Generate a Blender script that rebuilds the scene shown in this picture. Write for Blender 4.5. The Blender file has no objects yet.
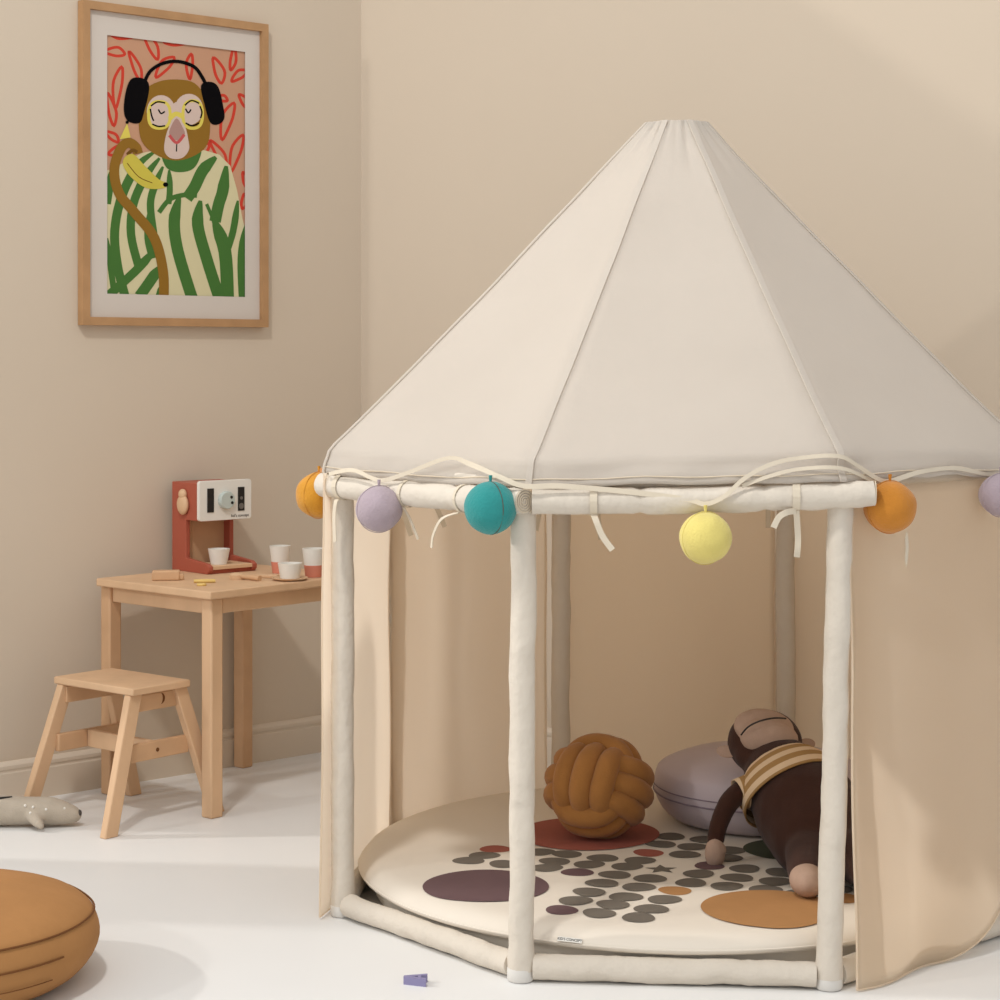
import bpy, bmesh, math, random
from mathutils import Vector, Matrix, Euler, noise
random.seed(7)
S = bpy.context.scene
COL = S.collection
PI = math.pi

# ------------------------------------------------------------ camera, world, lights, exposure
F = 2000.0      # focal length in pixels of the 1000 px frame
HZ = 358.0      # pixel row of the horizon
CAMZ = 1.0
cam = bpy.data.cameras.new('camera')
cam.sensor_width = 36.0
cam.lens = 36.0 * F / 1000.0
cam.shift_y = -(500.0 - HZ) / 1000.0
cam.clip_start = 0.05
co = bpy.data.objects.new('camera', cam)
COL.objects.link(co)
co.location = (0, 0, CAMZ)
co.rotation_euler = (PI / 2, 0, 0)
S.camera = co

world = bpy.data.worlds.new('room_ambient')
S.world = world
world.use_nodes = True
bg = world.node_tree.nodes['Background']
bg.inputs[0].default_value = (0.985, 0.99, 0.995, 1)
bg.inputs[1].default_value = 0.76

def area_light(name, loc, target, size, power, color):
    l = bpy.data.lights.new(name, 'AREA')
    l.shape = 'SQUARE'
    l.size = size
    l.energy = power
    l.color = color
    o = bpy.data.objects.new(name, l)
    COL.objects.link(o)
    o.location = loc
    d = Vector(target) - Vector(loc)
    o.rotation_euler = d.to_track_quat('-Z', 'Y').to_euler()
    return o
area_light('softbox_overhead', (-0.9, 1.9, 3.6), (0.0, 3.7, 0.4), 0.26, 48, (1.0, 0.985, 0.95))
area_light('fill_far_left', (-5.0, 1.0, 2.85), (0.5, 4.0, 0.8), 0.20, 44, (1.0, 0.985, 0.95))  # added fill lamp at far left, throws the tent shadow on the back wall
sl = bpy.data.lights.new('low_sun', 'SUN')
sl.energy = 0.95
sl.angle = math.radians(2.0)
sl.color = (1.0, 0.97, 0.93)
so = bpy.data.objects.new('low_sun', sl)
COL.objects.link(so)
so.rotation_euler = Vector((1, -0.10, -0.60)).to_track_quat('-Z', 'Y').to_euler()

S.view_settings.view_transform = 'Standard'
S.view_settings.look = 'None'
S.view_settings.exposure = 0.0
S.view_settings.gamma = 1.0
S.view_settings.use_curve_mapping = False

# ------------------------------------------------------------ materials
def lin(c):
    r = []
    for v in c:
        v = v / 255.0
        r.append(v / 12.92 if v <= 0.04045 else ((v + 0.055) / 1.055) ** 2.4)
    return (r[0], r[1], r[2], 1.0)

def mat(name, rgb, rough=0.8, var=0.05, vscale=8.0, bump=0.0, bscale=120.0, bdist=0.004, trans=0.0, stretch=(1, 1, 1), spec=0.3, sheen=0.0, tcol=None):
    m = bpy.data.materials.new(name)
    m.use_nodes = True
    nt = m.node_tree
    N, L = nt.nodes, nt.links
    p = N['Principled BSDF']
    p.inputs['Roughness'].default_value = rough
    p.inputs['Specular IOR Level'].default_value = spec
    if sheen:
        p.inputs['Sheen Weight'].default_value = sheen
    c = lin(rgb)
    tc = N.new('ShaderNodeTexCoord')
    mp = N.new('ShaderNodeMapping')
    mp.inputs['Scale'].default_value = stretch
    L.new(tc.outputs['Object'], mp.inputs[0])
    nz = N.new('ShaderNodeTexNoise')
    nz.inputs['Scale'].default_value = vscale
    nz.inputs['Detail'].default_value = 4
    L.new(mp.outputs[0], nz.inputs['Vector'])
    rp = N.new('ShaderNodeValToRGB')
    rp.color_ramp.elements[0].position = 0.3
    rp.color_ramp.elements[1].position = 0.7
    rp.color_ramp.elements[0].color = (c[0] * (1 - var), c[1] * (1 - var * 1.1), c[2] * (1 - var * 1.25), 1)
    rp.color_ramp.elements[1].color = (min(1, c[0] * (1 + var)), min(1, c[1] * (1 + var)), min(1, c[2] * (1 + var)), 1)
    L.new(nz.outputs['Fac'], rp.inputs[0])
    L.new(rp.outputs[0], p.inputs['Base Color'])
    if bump:
        n2 = N.new('ShaderNodeTexNoise')
        n2.inputs['Scale'].default_value = bscale
        n2.inputs['Detail'].default_value = 5
        L.new(tc.outputs['Object'], n2.inputs['Vector'])
        b = N.new('ShaderNodeBump')
        b.inputs['Strength'].default_value = bump
        b.inputs['Distance'].default_value = bdist
        L.new(n2.outputs['Fac'], b.inputs['Height'])
        L.new(b.outputs[0], p.inputs['Normal'])
    if trans:
        t = N.new('ShaderNodeBsdfTranslucent')
        if tcol:
            t.inputs[0].default_value = lin(tcol)
        else:
            L.new(rp.outputs[0], t.inputs[0])
        mx = N.new('ShaderNodeMixShader')
        mx.inputs[0].default_value = trans
        L.new(p.outputs[0], mx.inputs[1])
        L.new(t.outputs[0], mx.inputs[2])
        L.new(mx.outputs[0], N['Material Output'].inputs[0])
    return m

def stripe_mat(name, rgb1, rgb2, p0, axis, period):
    """horizontal knit bands along an axis that starts at p0"""
    m = mat(name, rgb1, 0.95, 0.04, 60, 0.3, 400)
    nt = m.node_tree
    N, L = nt.nodes, nt.links
    tc = [n for n in N if n.type == 'TEX_COORD'][0]
    ax = Vector(axis).normalized()
    sub = N.new('ShaderNodeVectorMath'); sub.operation = 'SUBTRACT'; sub.inputs[1].default_value = p0
    dot = N.new('ShaderNodeVectorMath'); dot.operation = 'DOT_PRODUCT'; dot.inputs[1].default_value = ax / period
    fr = N.new('ShaderNodeMath'); fr.operation = 'FRACT'
    gt = N.new('ShaderNodeMath'); gt.operation = 'GREATER_THAN'; gt.inputs[1].default_value = 0.5
    mx = N.new('ShaderNodeMix'); mx.data_type = 'RGBA'
    mx.inputs[6].default_value = lin(rgb1); mx.inputs[7].default_value = lin(rgb2)
    L.new(tc.outputs['Object'], sub.inputs[0]); L.new(sub.outputs[0], dot.inputs[0])
    L.new(dot.outputs['Value'], fr.inputs[0]); L.new(fr.outputs[0], gt.inputs[0]); L.new(gt.outputs[0], mx.inputs[0])
    L.new(mx.outputs[2], N['Principled BSDF'].inputs['Base Color'])
    return m

M = {}
M['wall'] = mat('painted_plaster', (207, 192, 173), 0.9, 0.015, 1.5, 0.05, 60)
M['base'] = mat('painted_baseboard', (214, 200, 182), 0.55, 0.01, 3)
M['floor'] = mat('white_painted_floor', (230, 229, 227), 0.45, 0.015, 2.0, 0.03, 25, spec=0.25)
M['canvas'] = mat('cream_canvas', (220, 212, 202), 0.95, 0.02, 5, 0.3, 35, trans=0.40, tcol=(244, 237, 228))
M['curtain'] = mat('cream_cotton', (242, 230, 213), 0.95, 0.02, 5, 0.12, 30, trans=0.82, tcol=(254, 246, 235))
M['sleeve'] = mat('cream_cotton_sleeve', (214, 204, 190), 0.9, 0.02, 9, 0.6, 20, bdist=0.014)
M['plastic'] = mat('white_plastic', (218, 214, 208), 0.4, 0.01, 5)
M['ribbon'] = mat('cotton_tape', (216, 204, 184), 0.95, 0.03, 20, 0.1, 200)
M['thread'] = mat('seam_thread', (214, 200, 178), 0.9, 0.03, 50)
M['dark_thread'] = mat('dark_seam', (96, 82, 68), 0.9, 0.03, 50)
M['wood'] = mat('pale_birch', (214, 178, 142), 0.6, 0.07, 14, 0.05, 80, stretch=(1, 1, 0.35))
M['wood2'] = mat('warm_birch', (204, 165, 128), 0.6, 0.07, 14, 0.05, 80)
M['frame'] = mat('oak_frame', (176, 136, 96), 0.55, 0.08, 20, 0.05, 80)
M['mount'] = mat('white_mount', (206, 196, 186), 0.9, 0.01, 5)
M['red'] = mat('terracotta_paint', (170, 88, 68), 0.55, 0.03, 10)
M['white'] = mat('white_paint', (228, 224, 216), 0.5, 0.01, 10)
M['black'] = mat('black_paint', (38, 34, 32), 0.5, 0.02, 10)
M['mint'] = mat('mint_paint', (188, 197, 191), 0.5, 0.02, 10)
M['grey_dot'] = mat('grey_paint', (110, 104, 98), 0.5, 0.02, 10)
M['coral'] = mat('coral_paint', (212, 134, 112), 0.6, 0.03, 10)
M['yellow_wood'] = mat('yellow_paint', (228, 196, 120), 0.6, 0.04, 10)
M['mustard'] = mat('mustard_felt', (206, 144, 44), 1.0, 0.06, 30, 0.4, 260, sheen=0.2)
M['amber'] = mat('amber_felt', (196, 128, 46), 1.0, 0.06, 30, 0.4, 260, sheen=0.2)
M['lilac'] = mat('lilac_felt', (172, 156, 164), 1.0, 0.05, 30, 0.4, 260, sheen=0.2)
M['teal'] = mat('teal_felt', (46, 140, 138), 1.0, 0.05, 30, 0.4, 260, sheen=0.2)
M['lemon'] = mat('lemon_felt', (218, 202, 118), 1.0, 0.06, 30, 0.4, 260, sheen=0.2)
M['knot'] = mat('ochre_jersey', (164, 112, 58), 1.0, 0.05, 40, 0.25, 300, sheen=0.15)
M['tan'] = mat('tan_canvas', (170, 122, 74), 0.95, 0.05, 10, 0.25, 60)
M['lilac_satin'] = mat('lilac_cotton', (190, 176, 180), 0.6, 0.03, 10, 0.15, 50)
M['tan_seam'] = mat('tan_seam', (112, 70, 36), 0.95, 0.03, 10)
M['lilac_seam'] = mat('lilac_seam', (140, 126, 136), 0.9, 0.03, 10)
M['mat'] = mat('cream_mat', (226, 216, 202), 0.95, 0.015, 6, 0.12, 30)
M['dots'] = mat('grey_print', (112, 104, 94), 0.95, 0.03, 30)
M['dotp'] = mat('plum_print', (104, 80, 82), 0.95, 0.03, 30)
M['doto'] = mat('copper_print', (172, 126, 80), 0.95, 0.03, 30)
M['dotr'] = mat('brick_print', (160, 92, 78), 0.95, 0.03, 30)
M['dotg'] = mat('green_print', (78, 82, 64), 0.95, 0.03, 30)
M['brown'] = mat('brown_knit', (60, 34, 24), 1.0, 0.08, 60, 0.3, 400, sheen=0.1)
M['beige'] = mat('beige_knit', (178, 150, 132), 1.0, 0.05, 60, 0.3, 400)
M['grey_plush'] = mat('grey_plush', (182, 170, 154), 1.0, 0.05, 40, 0.3, 300, sheen=0.1)
M['dark_grey'] = mat('dark_grey_plush', (84, 78, 74), 1.0, 0.05, 40)
M['purple'] = mat('lavender_paint', (138, 132, 168), 0.6, 0.03, 20)
# poster colours
PC = {}
for k, c in dict(salmon=(206, 158, 128), cream=(224, 214, 172), green=(78, 122, 60), brown=(152, 112, 46), pink=(222, 198, 186),
                 nose=(184, 146, 136), lip=(206, 92, 92), ink=(14, 12, 14), yellow=(232, 214, 100), banana=(214, 198, 84), red=(214, 72, 56),
                 dk=(120, 84, 36)).items():
    PC[k] = mat('print_' + k, tuple(v * .93 for v in c), 0.9, 0.01, 20, spec=0.05)

# ------------------------------------------------------------ helpers
ROOT = {}

def tag(o, label=None, cat=None, group=None, kind=None):
    if label: o['label'] = label
    if cat: o['category'] = cat
    if group: o['group'] = group
    if kind: o['kind'] = kind
    return o

def thing(name, label, cat, loc, group=None):
    o = bpy.data.objects.new(name, None)
    o.empty_display_size = 0.05
    COL.objects.link(o)
    o.location = loc
    ROOT[o.name] = Vector(loc)
    return tag(o, label, cat, group)

class MB:
    def __init__(s):
        s.v, s.f, s.mi = [], [], []
    def add(s, verts, faces, mi=0):
        b = len(s.v)
        s.v += [Vector(q) for q in verts]
        s.f += [tuple(i + b for i in f) for f in faces]
        s.mi += [mi] * len(faces)
    def box(s, c, size, rot=None, mi=0):
        hx, hy, hz = size[0] / 2, size[1] / 2, size[2] / 2
        R = rot if rot is not None else Matrix.Identity(3)
        c = Vector(c)
        vs = [c + R @ Vector((x * hx, y * hy, z * hz)) for x in (-1, 1) for y in (-1, 1) for z in (-1, 1)]
        s.add(vs, [(0, 1, 3, 2), (4, 6, 7, 5), (0, 4, 5, 1), (2, 3, 7, 6), (0, 2, 6, 4), (1, 5, 7, 3)], mi)
    def bar(s, a, b, w, t, side, mi=0):
        """board from a to b, width w along 'side', thickness t across"""
        a, b = Vector(a), Vector(b)
        d = (b - a).normalized()
        sd = Vector(side); sd = (sd - d * sd.dot(d)).normalized()
        n = d.cross(sd)
        vs = []
        for p in (a, b):
            for i, j in ((-1, -1), (1, -1), (1, 1), (-1, 1)):
                vs.append(p + sd * i * w / 2 + n * j * t / 2)
        s.add(vs, [(3, 2, 1, 0), (4, 5, 6, 7), (0, 1, 5, 4), (1, 2, 6, 5), (2, 3, 7, 6), (3, 0, 4, 7)], mi)
    def tube(s, pts, rad, seg=12, closed=False, mi=0, jit=0.0, cap=True, squash=1.0):
        pts = [Vector(p) for p in pts]
        n = len(pts)
        if not isinstance(rad, (list, tuple)): rad = [rad] * n
        tang = []
        for i in range(n):
            if closed: t = pts[(i + 1) % n] - pts[i - 1]
            else: t = pts[min(i + 1, n - 1)] - pts[max(i - 1, 0)]
            tang.append(t.normalized())
        up = Vector((0, 0, 1)) if abs(tang[0].z) < 0.9 else Vector((0, 1, 0))
        nv = (up - tang[0] * up.dot(tang[0])).normalized()
        frames = []
        for i in range(n):
            nv = (nv - tang[i] * nv.dot(tang[i])).normalized()
            frames.append((nv.copy(), tang[i].cross(nv)))
        vs = []
        for i in range(n):
            a, b = frames[i]
            for k in range(seg):
                an = 2 * PI * k / seg
                r = rad[i]
                if jit: r *= 1 + jit * noise.noise(pts[i] * 25 + Vector((math.cos(an), math.sin(an), 0)) * 1.2)
                vs.append(pts[i] + a * math.cos(an) * r + b * math.sin(an) * r * squash)
        fs = []
        m = n if closed else n - 1
        for i in range(m):
            j = (i + 1) % n
            for k in range(seg):
                l = (k + 1) % seg
                fs.append((i * seg + k, i * seg + l, j * seg + l, j * seg + k))
        if cap and not closed:
            fs.append(tuple(reversed(range(seg))))
            fs.append(tuple((n - 1) * seg + k for k in range(seg)))
        s.add(vs, fs, mi)
    def strip(s, pts, width, wdir, mi=0, thick=0.0012):
        """flat tape along pts; wdir: vector or list of width directions"""
        pts = [Vector(p) for p in pts]
        n = len(pts)
        vs = []
        for i in range(n):
            t = (pts[min(i + 1, n - 1)] - pts[max(i - 1, 0)]).normalized()
            w = Vector(wdir[i] if isinstance(wdir, list) else wdir)
            w = (w - t * w.dot(t)).normalized()
            nn = t.cross(w)
            wd = width[i] if isinstance(width, list) else width
            for a, b in ((-1, -1), (1, -1), (1, 1), (-1, 1)):
                vs.append(pts[i] + w * a * wd / 2 + nn * b * thick / 2)
        fs = [(3, 2, 1, 0), tuple(4 * (n - 1) + k for k in range(4))]
        for i in range(n - 1):
            for k in range(4):
                l = (k + 1) % 4
                fs.append((4 * i + k, 4 * i + l, 4 * i + 4 + l, 4 * i + 4 + k))
        s.add(vs, fs, mi)
    def lathe(s, prof, c, seg=48, mi=0, fn=None, R=None):
        c = Vector(c)
        vs, fs = [], []
        n = len(prof)
        for i, (r, z) in enumerate(prof):
            for k in range(seg):
                a = 2 * PI * k / seg
                rr, zz = (r, z) if fn is None else fn(r, z, a)
                q = Vector((rr * math.cos(a), rr * math.sin(a), zz))
                vs.append(c + (R @ q if R is not None else q))
        for i in range(n - 1):
            for k in range(seg):
                l = (k + 1) % seg
                fs.append((i * seg + k, i * seg + l, (i + 1) * seg + l, (i + 1) * seg + k))
        if prof[0][0] > 1e-6: fs.append(tuple(reversed(range(seg))))
        if prof[-1][0] > 1e-6: fs.append(tuple((n - 1) * seg + k for k in range(seg)))
        s.add(vs, fs, mi)
    def ell(s, c, ax, R=None, seg=24, rings=14, mi=0):
        c = Vector(c)
        vs, fs = [], []
        for i in range(rings + 1):
            th = PI * i / rings
            for k in range(seg):
                a = 2 * PI * k / seg
                q = Vector((ax[0] * math.sin(th) * math.cos(a), ax[1] * math.sin(th) * math.sin(a), -ax[2] * math.cos(th)))
                vs.append(c + (R @ q if R is not None else q))
        for i in range(rings):
            for k in range(seg):
                l = (k + 1) % seg
                fs.append((i * seg + k, i * seg + l, (i + 1) * seg + l, (i + 1) * seg + k))
        s.add(vs, fs, mi)
    def prism(s, poly, o, ex, ey, ez, h, mi=0):
        """2-D polygon in (ex, ey) at o, extruded along ez by h"""
        o, ex, ey, ez = Vector(o), Vector(ex), Vector(ey), Vector(ez)
        n = len(poly)
        vs = [o + ex * x + ey * y for x, y in poly] + [o + ex * x + ey * y + ez * h for x, y in poly]
        fs = [tuple(reversed(range(n))), tuple(range(n, 2 * n))]
        for k in range(n):
            l = (k + 1) % n
            fs.append((k, l, n + l, n + k))
        s.add(vs, fs, mi)
    def sheet(s, fn, nu, nv, mi=0):
        vs = [fn(i / nu, j / nv) for j in range(nv + 1) for i in range(nu + 1)]
        fs = [(j * (nu + 1) + i, j * (nu + 1) + i + 1, (j + 1) * (nu + 1) + i + 1, (j + 1) * (nu + 1) + i) for j in range(nv) for i in range(nu)]
        s.add(vs, fs, mi)
    def build(s, name, mats, parent=None, bevel=0, smooth=35, solid=0, merge=True, remesh=0, smoothit=0, subsurf=0, fixn=True):
        me = bpy.data.meshes.new(name)
        base = Vector((0, 0, 0))
        if parent is not None:
            r = parent
            while r.parent: r = r.parent
            base = ROOT.get(r.name, Vector((0, 0, 0)))
        me.from_pydata([v - base for v in s.v], [], s.f)
        if not isinstance(mats, (list, tuple)): mats = [mats]
        for m in mats: me.materials.append(m)
        for p, i in zip(me.polygons, s.mi): p.material_index = i
        bm = bmesh.new(); bm.from_mesh(me)
        if merge: bmesh.ops.remove_doubles(bm, verts=bm.verts, dist=1e-6)
        if fixn: bmesh.ops.recalc_face_normals(bm, faces=bm.faces)
        bm.to_mesh(me); bm.free()
        if smooth:
            for p in me.polygons: p.use_smooth = True
            me.set_sharp_from_angle(angle=math.radians(smooth))
        o = bpy.data.objects.new(name, me)
        COL.objects.link(o)
        if parent is not None: o.parent = parent
        if remesh:
            md = o.modifiers.new('remesh', 'REMESH'); md.mode = 'VOXEL'; md.voxel_size = remesh; md.use_smooth_shade = True
        if smoothit:
            md = o.modifiers.new('smooth', 'SMOOTH'); md.factor = 0.5; md.iterations = smoothit
        if solid:
            md = o.modifiers.new('solid', 'SOLIDIFY'); md.thickness = solid; md.offset = 0
        if bevel:
            md = o.modifiers.new('bevel', 'BEVEL'); md.width = bevel; md.segments = 2; md.limit_method = 'ANGLE'
        if subsurf:
            md = o.modifiers.new('sub', 'SUBSURF'); md.levels = subsurf; md.render_levels = subsurf
        return o

def fl(px, py, z=0.0):
    d = F * (CAMZ - z) / (py - HZ)
    return Vector(((px - 500) / F * d, d, z))
def at(px, py, d):
    return Vector(((px - 500) / F * d, d, CAMZ + (HZ - py) / F * d))
def rotz(a): return Matrix.Rotation(a, 3, 'Z')
def eul(x, y, z): return Euler((x, y, z)).to_matrix()
def smooth_path(pts, k=6, closed=False):
    pts = [Vector(p) for p in pts]
    n = len(pts); out = []
    m = n if closed else n - 1
    for i in range(m):
        if closed: p0, p1, p2, p3 = pts[i - 1], pts[i], pts[(i + 1) % n], pts[(i + 2) % n]
        else: p0, p1, p2, p3 = pts[max(i - 1, 0)], pts[i], pts[i + 1], pts[min(i + 2, n - 1)]
        for j in range(k):
            t = j / k
            out.append(0.5 * ((2 * p1) + (p2 - p0) * t + (2 * p0 - 5 * p1 + 4 * p2 - p3) * t * t + (3 * p1 - p0 - 3 * p2 + p3) * t ** 3))
    if not closed: out.append(pts[-1])
    return out

# ------------------------------------------------------------ setting
TH = math.atan(F / 2240.0)
U = Vector((math.cos(TH), math.sin(TH), 0))        # along the left wall towards the corner
NW = Vector((U.y, -U.x, 0))                         # its normal, into the room
CORNER = Vector(((366 - 500) / 387.5, F / 387.5, 0)) - NW * 0.020
BS = math.atan(0.55)
W = Vector((math.cos(BS), -math.sin(BS), 0))        # along the back wall
NB = Vector((-math.sin(BS), -math.cos(BS), 0))
ZUP = Vector((0, 0, 1))

fm = MB(); fm.box((-0.4, 2.4, -0.05), (7.5, 7.6, 0.1))
tag(fm.build('floor', M['floor'], smooth=0), kind='structure')
WH = 2.75
w1 = MB()
# the wall stops at a tall window opening left of the frame, then an unseen low block added to shade a band of floor
UA, UB, UC = -1.34, -1.775, -2.25
w1.prism([(UA, 0), (0.05, 0), (0.05, WH), (UA, WH)], CORNER, U, ZUP, -NW, 0.1)
w1.prism([(UC, 0), (UB, 0), (UB, 1.35), (UC, 1.35)], CORNER, U, ZUP, -NW, 0.1)
tag(w1.build('wall_left', M['wall'], smooth=0), kind='structure')
w2 = MB()
w2.prism([(0, 0), (3.0, 0), (3.0, WH), (0, WH)], CORNER, W, ZUP, -NB, 0.1)
tag(w2.build('wall_back', M['wall'], smooth=0), kind='structure')
prof = [(0, 0), (0.014, 0), (0.014, 0.066), (0.011, 0.069), (0.011, 0.072), (0.0135, 0.076), (0.0135, 0.083), (0.010, 0.088), (0.006, 0.091), (0, 0.092)]
b1 = MB(); b1.prism(prof, CORNER + U * UA, NW, ZUP, U, -UA - .01)
tag(b1.build('baseboard_left', M['base'], smooth=20), kind='structure')
b2 = MB(); b2.prism(prof, CORNER + W * 0.012, NB, ZUP, W, 2.9)
tag(b2.build('baseboard_back', M['base'], smooth=20), kind='structure')

# ------------------------------------------------------------ poster
def wallpt(px, py, off=0.0):
    C = CORNER + NW * off
    k = (px - 500) / F
    nc = NW.x * C.x + NW.y * C.y
    y = nc / (NW.x * k + NW.y)
    return Vector((k * y, y, CAMZ + (HZ - py) / F * y))
def wuv(p): return (p - CORNER).dot(U), p.z
PX0, PX1 = wuv(wallpt(82, 0, .02))[0], wuv(wallpt(267.5, 0, .02))[0]
PZ1, PZ0 = 1.826, 1.076
QX0, QX1 = wuv(wallpt(107, 0, .012))[0], wuv(wallpt(245, 0, .012))[0]
QZ0, QZ1 = 1.150, 1.753
poster = thing('framed_poster', 'oak framed poster of a monkey wearing black headphones on the left wall', 'poster', CORNER + U * ((PX0 + PX1) / 2) + ZUP * PZ0)
fr = MB()
fw, fd = 0.019, 0.024
def wq(u, z, off): return CORNER + U * u + ZUP * z + NW * off
for (a, b, c, d) in ((PX0, PX1, PZ0, PZ0 + fw), (PX0, PX1, PZ1 - fw, PZ1), (PX0, PX0 + fw, PZ0 + fw, PZ1 - fw), (PX1 - fw, PX1, PZ0 + fw, PZ1 - fw)):
    fr.prism([(a, c), (b, c), (b, d), (a, d)], CORNER + NW * 0.001, U, ZUP, NW, fd)
fr.build('frame', M['frame'], poster, smooth=0)
mt = MB()
i0, i1, j0, j1 = PX0 + fw, PX1 - fw, PZ0 + fw, PZ1 - fw
for (a, b, c, d) in ((i0, i1, j0, QZ0), (i0, i1, QZ1, j1), (i0, QX0, QZ0, QZ1), (QX1, i1, QZ0, QZ1)):
    mt.prism([(a, c), (b, c), (b, d), (a, d)], CORNER + NW * 0.0115, U, ZUP, NW, 0.0015)
mt.build('mount', M['mount'], poster, smooth=0)
# printed picture; drawing coordinates come from a square-on layout of the sheet
pr = MB()
pkeys = list(PC.keys())
def c1(x, y): return wuv(wallpt(60 + x / 2.941, y / 2.941, 0.008))
LAY = [0]
def pclip(uv):
    return (min(max(uv[0], QX0 - .006), QX1 + .006), min(max(uv[1], QZ0 - .006), QZ1 + .006))
def ppoly(pts, col, smoothk=0, layer=None):
    if smoothk: pts = [(p.x, p.y) for p in smooth_path([(x, y, 0) for x, y in pts], smoothk, True)]
    LAY[0] += 1
    off = 0.0088 + 0.000022 * LAY[0]
    vs = [wq(*pclip(c1(x, y)), off) for x, y in pts]
    pr.add(vs, [tuple(range(len(vs)))], pkeys.index(col))
def pstroke(pts, w, col, closed=False, k=5):
    pts = smooth_path([(x, y, 0) for x, y in pts], k, closed)
    n = len(pts); LAY[0] += 1
    off = 0.0088 + 0.000022 * LAY[0]
    L_, R_ = [], []
    for i in range(n):
        t = (pts[(i + 1) % n] - pts[i - 1]) if closed else (pts[min(i + 1, n - 1)] - pts[max(i - 1, 0)])
        tp_ = 1.0 if (closed or w < 16 or col != 'green') else min(1, .3 + i / (n * .35))
        t = t.normalized(); nn = Vector((-t.y, t.x, 0)) * w * tp_ / 2
        a, b = pts[i] + nn, pts[i] - nn
        L_.append(wq(*pclip(c1(a.x, a.y)), off)); R_.append(wq(*pclip(c1(b.x, b.y)), off))
    m = n if closed else n - 1
    pr.add(L_ + R_, [(i, (i + 1) % n, n + (i + 1) % n, n + i) for i in range(m)], pkeys.index(col))
ppoly([(130, 85), (550, 140), (550, 885), (130, 872)], 'salmon')
def leaf(cx, cy, ln, wd, ang):
    a = math.radians(ang); ca, sa = math.cos(a), math.sin(a)
    base = [(-.5, 0), (-.25, -.32), (.15, -.5), (.5, -.1), (.2, .12), (-.15, .12)]
    pstroke([(cx + x * ln * ca - y * wd * sa, cy + x * ln * sa + y * wd * ca) for x, y in base], 8.5, 'red', True, 4)
for a in ((182, 98, 80, 34, 190), (262, 132, 100, 40, 65), (345, 122, 80, 22, 180), (160, 158, 60, 40, 10), (218, 196, 95, 32, 70), (174, 258, 125, 40, 280),
          (310, 200, 80, 44, 315), (385, 196, 75, 30, 275), (460, 208, 80, 44, 75), (505, 172, 70, 26, 100), (528, 226, 55, 36, 330), (496, 358, 115, 48, 290),
          (538, 300, 50, 34, 60), (462, 452, 90, 36, 60), (522, 452, 115, 44, 290), (146, 322, 100, 34, 80), (166, 436, 60, 34, 150), (474, 292, 36, 26, 20),
          (541, 528, 44, 26, 80), (537, 592, 44, 26, 100), (150, 404, 50, 30, 40), (430, 440, 40, 26, 300)):
    leaf(*a)
ppoly([(130, 505), (180, 482), (240, 450), (300, 438), (410, 438), (468, 455), (500, 488), (520, 560), (535, 640), (550, 690), (550, 885), (130, 872)], 'cream')
for pts, w in (([(275, 448), (225, 490), (180, 580), (160, 680), (168, 780), (190, 870)], 27),
               ([(150, 500), (146, 545), (138, 600)], 22), ([(138, 700), (150, 800), (160, 870)], 18),
               ([(292, 465), (250, 520), (215, 600), (208, 690), (232, 790)], 25),
               ([(302, 490), (280, 540), (265, 600), (275, 690), (280, 740)], 22),
               ([(320, 500), (322, 560), (318, 600)], 18),
               ([(458, 462), (420, 500), (395, 550), (372, 584)], 34),
               ([(488, 488), (478, 560), (466, 600), (455, 652)], 34), ([(452, 648), (484, 740), (492, 880)], 38),
               ([(522, 590), (508, 680), (486, 750)], 20), ([(546, 660), (532, 760), (536, 885)], 22),
               ([(290, 625), (320, 588), (360, 574), (402, 575)], 14), ([(262, 620), (258, 700), (272, 760)], 22),
               ([(350, 578), (335, 650), (346, 740), (390, 885)], 34), ([(412, 590), (404, 660), (430, 760), (470, 885)], 34),
               ([(430, 600), (450, 650), (458, 700)], 10),
               ([(278, 735), (220, 798), (140, 870)], 26), ([(292, 785), (262, 830), (232, 872)], 32), ([(300, 840), (290, 875)], 22)):
    pstroke(pts, w, 'green')
ppoly([(298, 436), (308, 488), (340, 506), (385, 500), (408, 470), (411, 434), (355, 440)], 'green', 4)
ppoly([(235, 330), (248, 268), (290, 240), (345, 234), (395, 245), (428, 290), (440, 350), (434, 420), (400, 455), (345, 472), (290, 460), (245, 425), (231, 380)], 'brown', 4)
def pell(cx, cy, rx, ry, col, n=28): ppoly([(cx + rx * math.cos(2 * PI * i / n), cy + ry * math.sin(2 * PI * i / n)) for i in range(n)], col)
pell(296, 328, 42, 48, 'pink'); pell(378, 322, 42, 46, 'pink')
ppoly([(312, 340), (340, 300), (366, 340), (350, 380), (325, 380)], 'pink', 3)
def rr(cx, cy, hx, hy): return [(cx - hx, cy - hy * .5), (cx - hx * .5, cy - hy), (cx + hx * .5, cy - hy), (cx + hx, cy - hy * .5), (cx + hx, cy + hy * .5), (cx + hx * .5, cy + hy), (cx - hx * .5, cy + hy), (cx - hx, cy + hy * .5)]
pstroke(rr(291, 338, 30, 37), 9, 'yellow', True); pstroke(rr(389, 337, 27, 38), 9, 'yellow', True)
pstroke([(320, 350), (340, 335), (362, 345)], 14, 'yellow')
for pts in ([(266, 312), (285, 300), (308, 303)], [(366, 310), (385, 296), (408, 304)], [(288, 322), (296, 334), (307, 328)], [(368, 320), (376, 332), (384, 322)],
            [(270, 365), (288, 372), (308, 370)], [(368, 362), (388, 370), (408, 362)], [(410, 312), (416, 330), (412, 348)], [(264, 320), (268, 340), (274, 356)]):
    pstroke(pts, 4.5, 'ink')
ppoly([(342, 346), (366, 372), (376, 412), (378, 440), (362, 462), (340, 468), (318, 462), (305, 440), (310, 400), (322, 368)], 'pink', 4)
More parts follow.
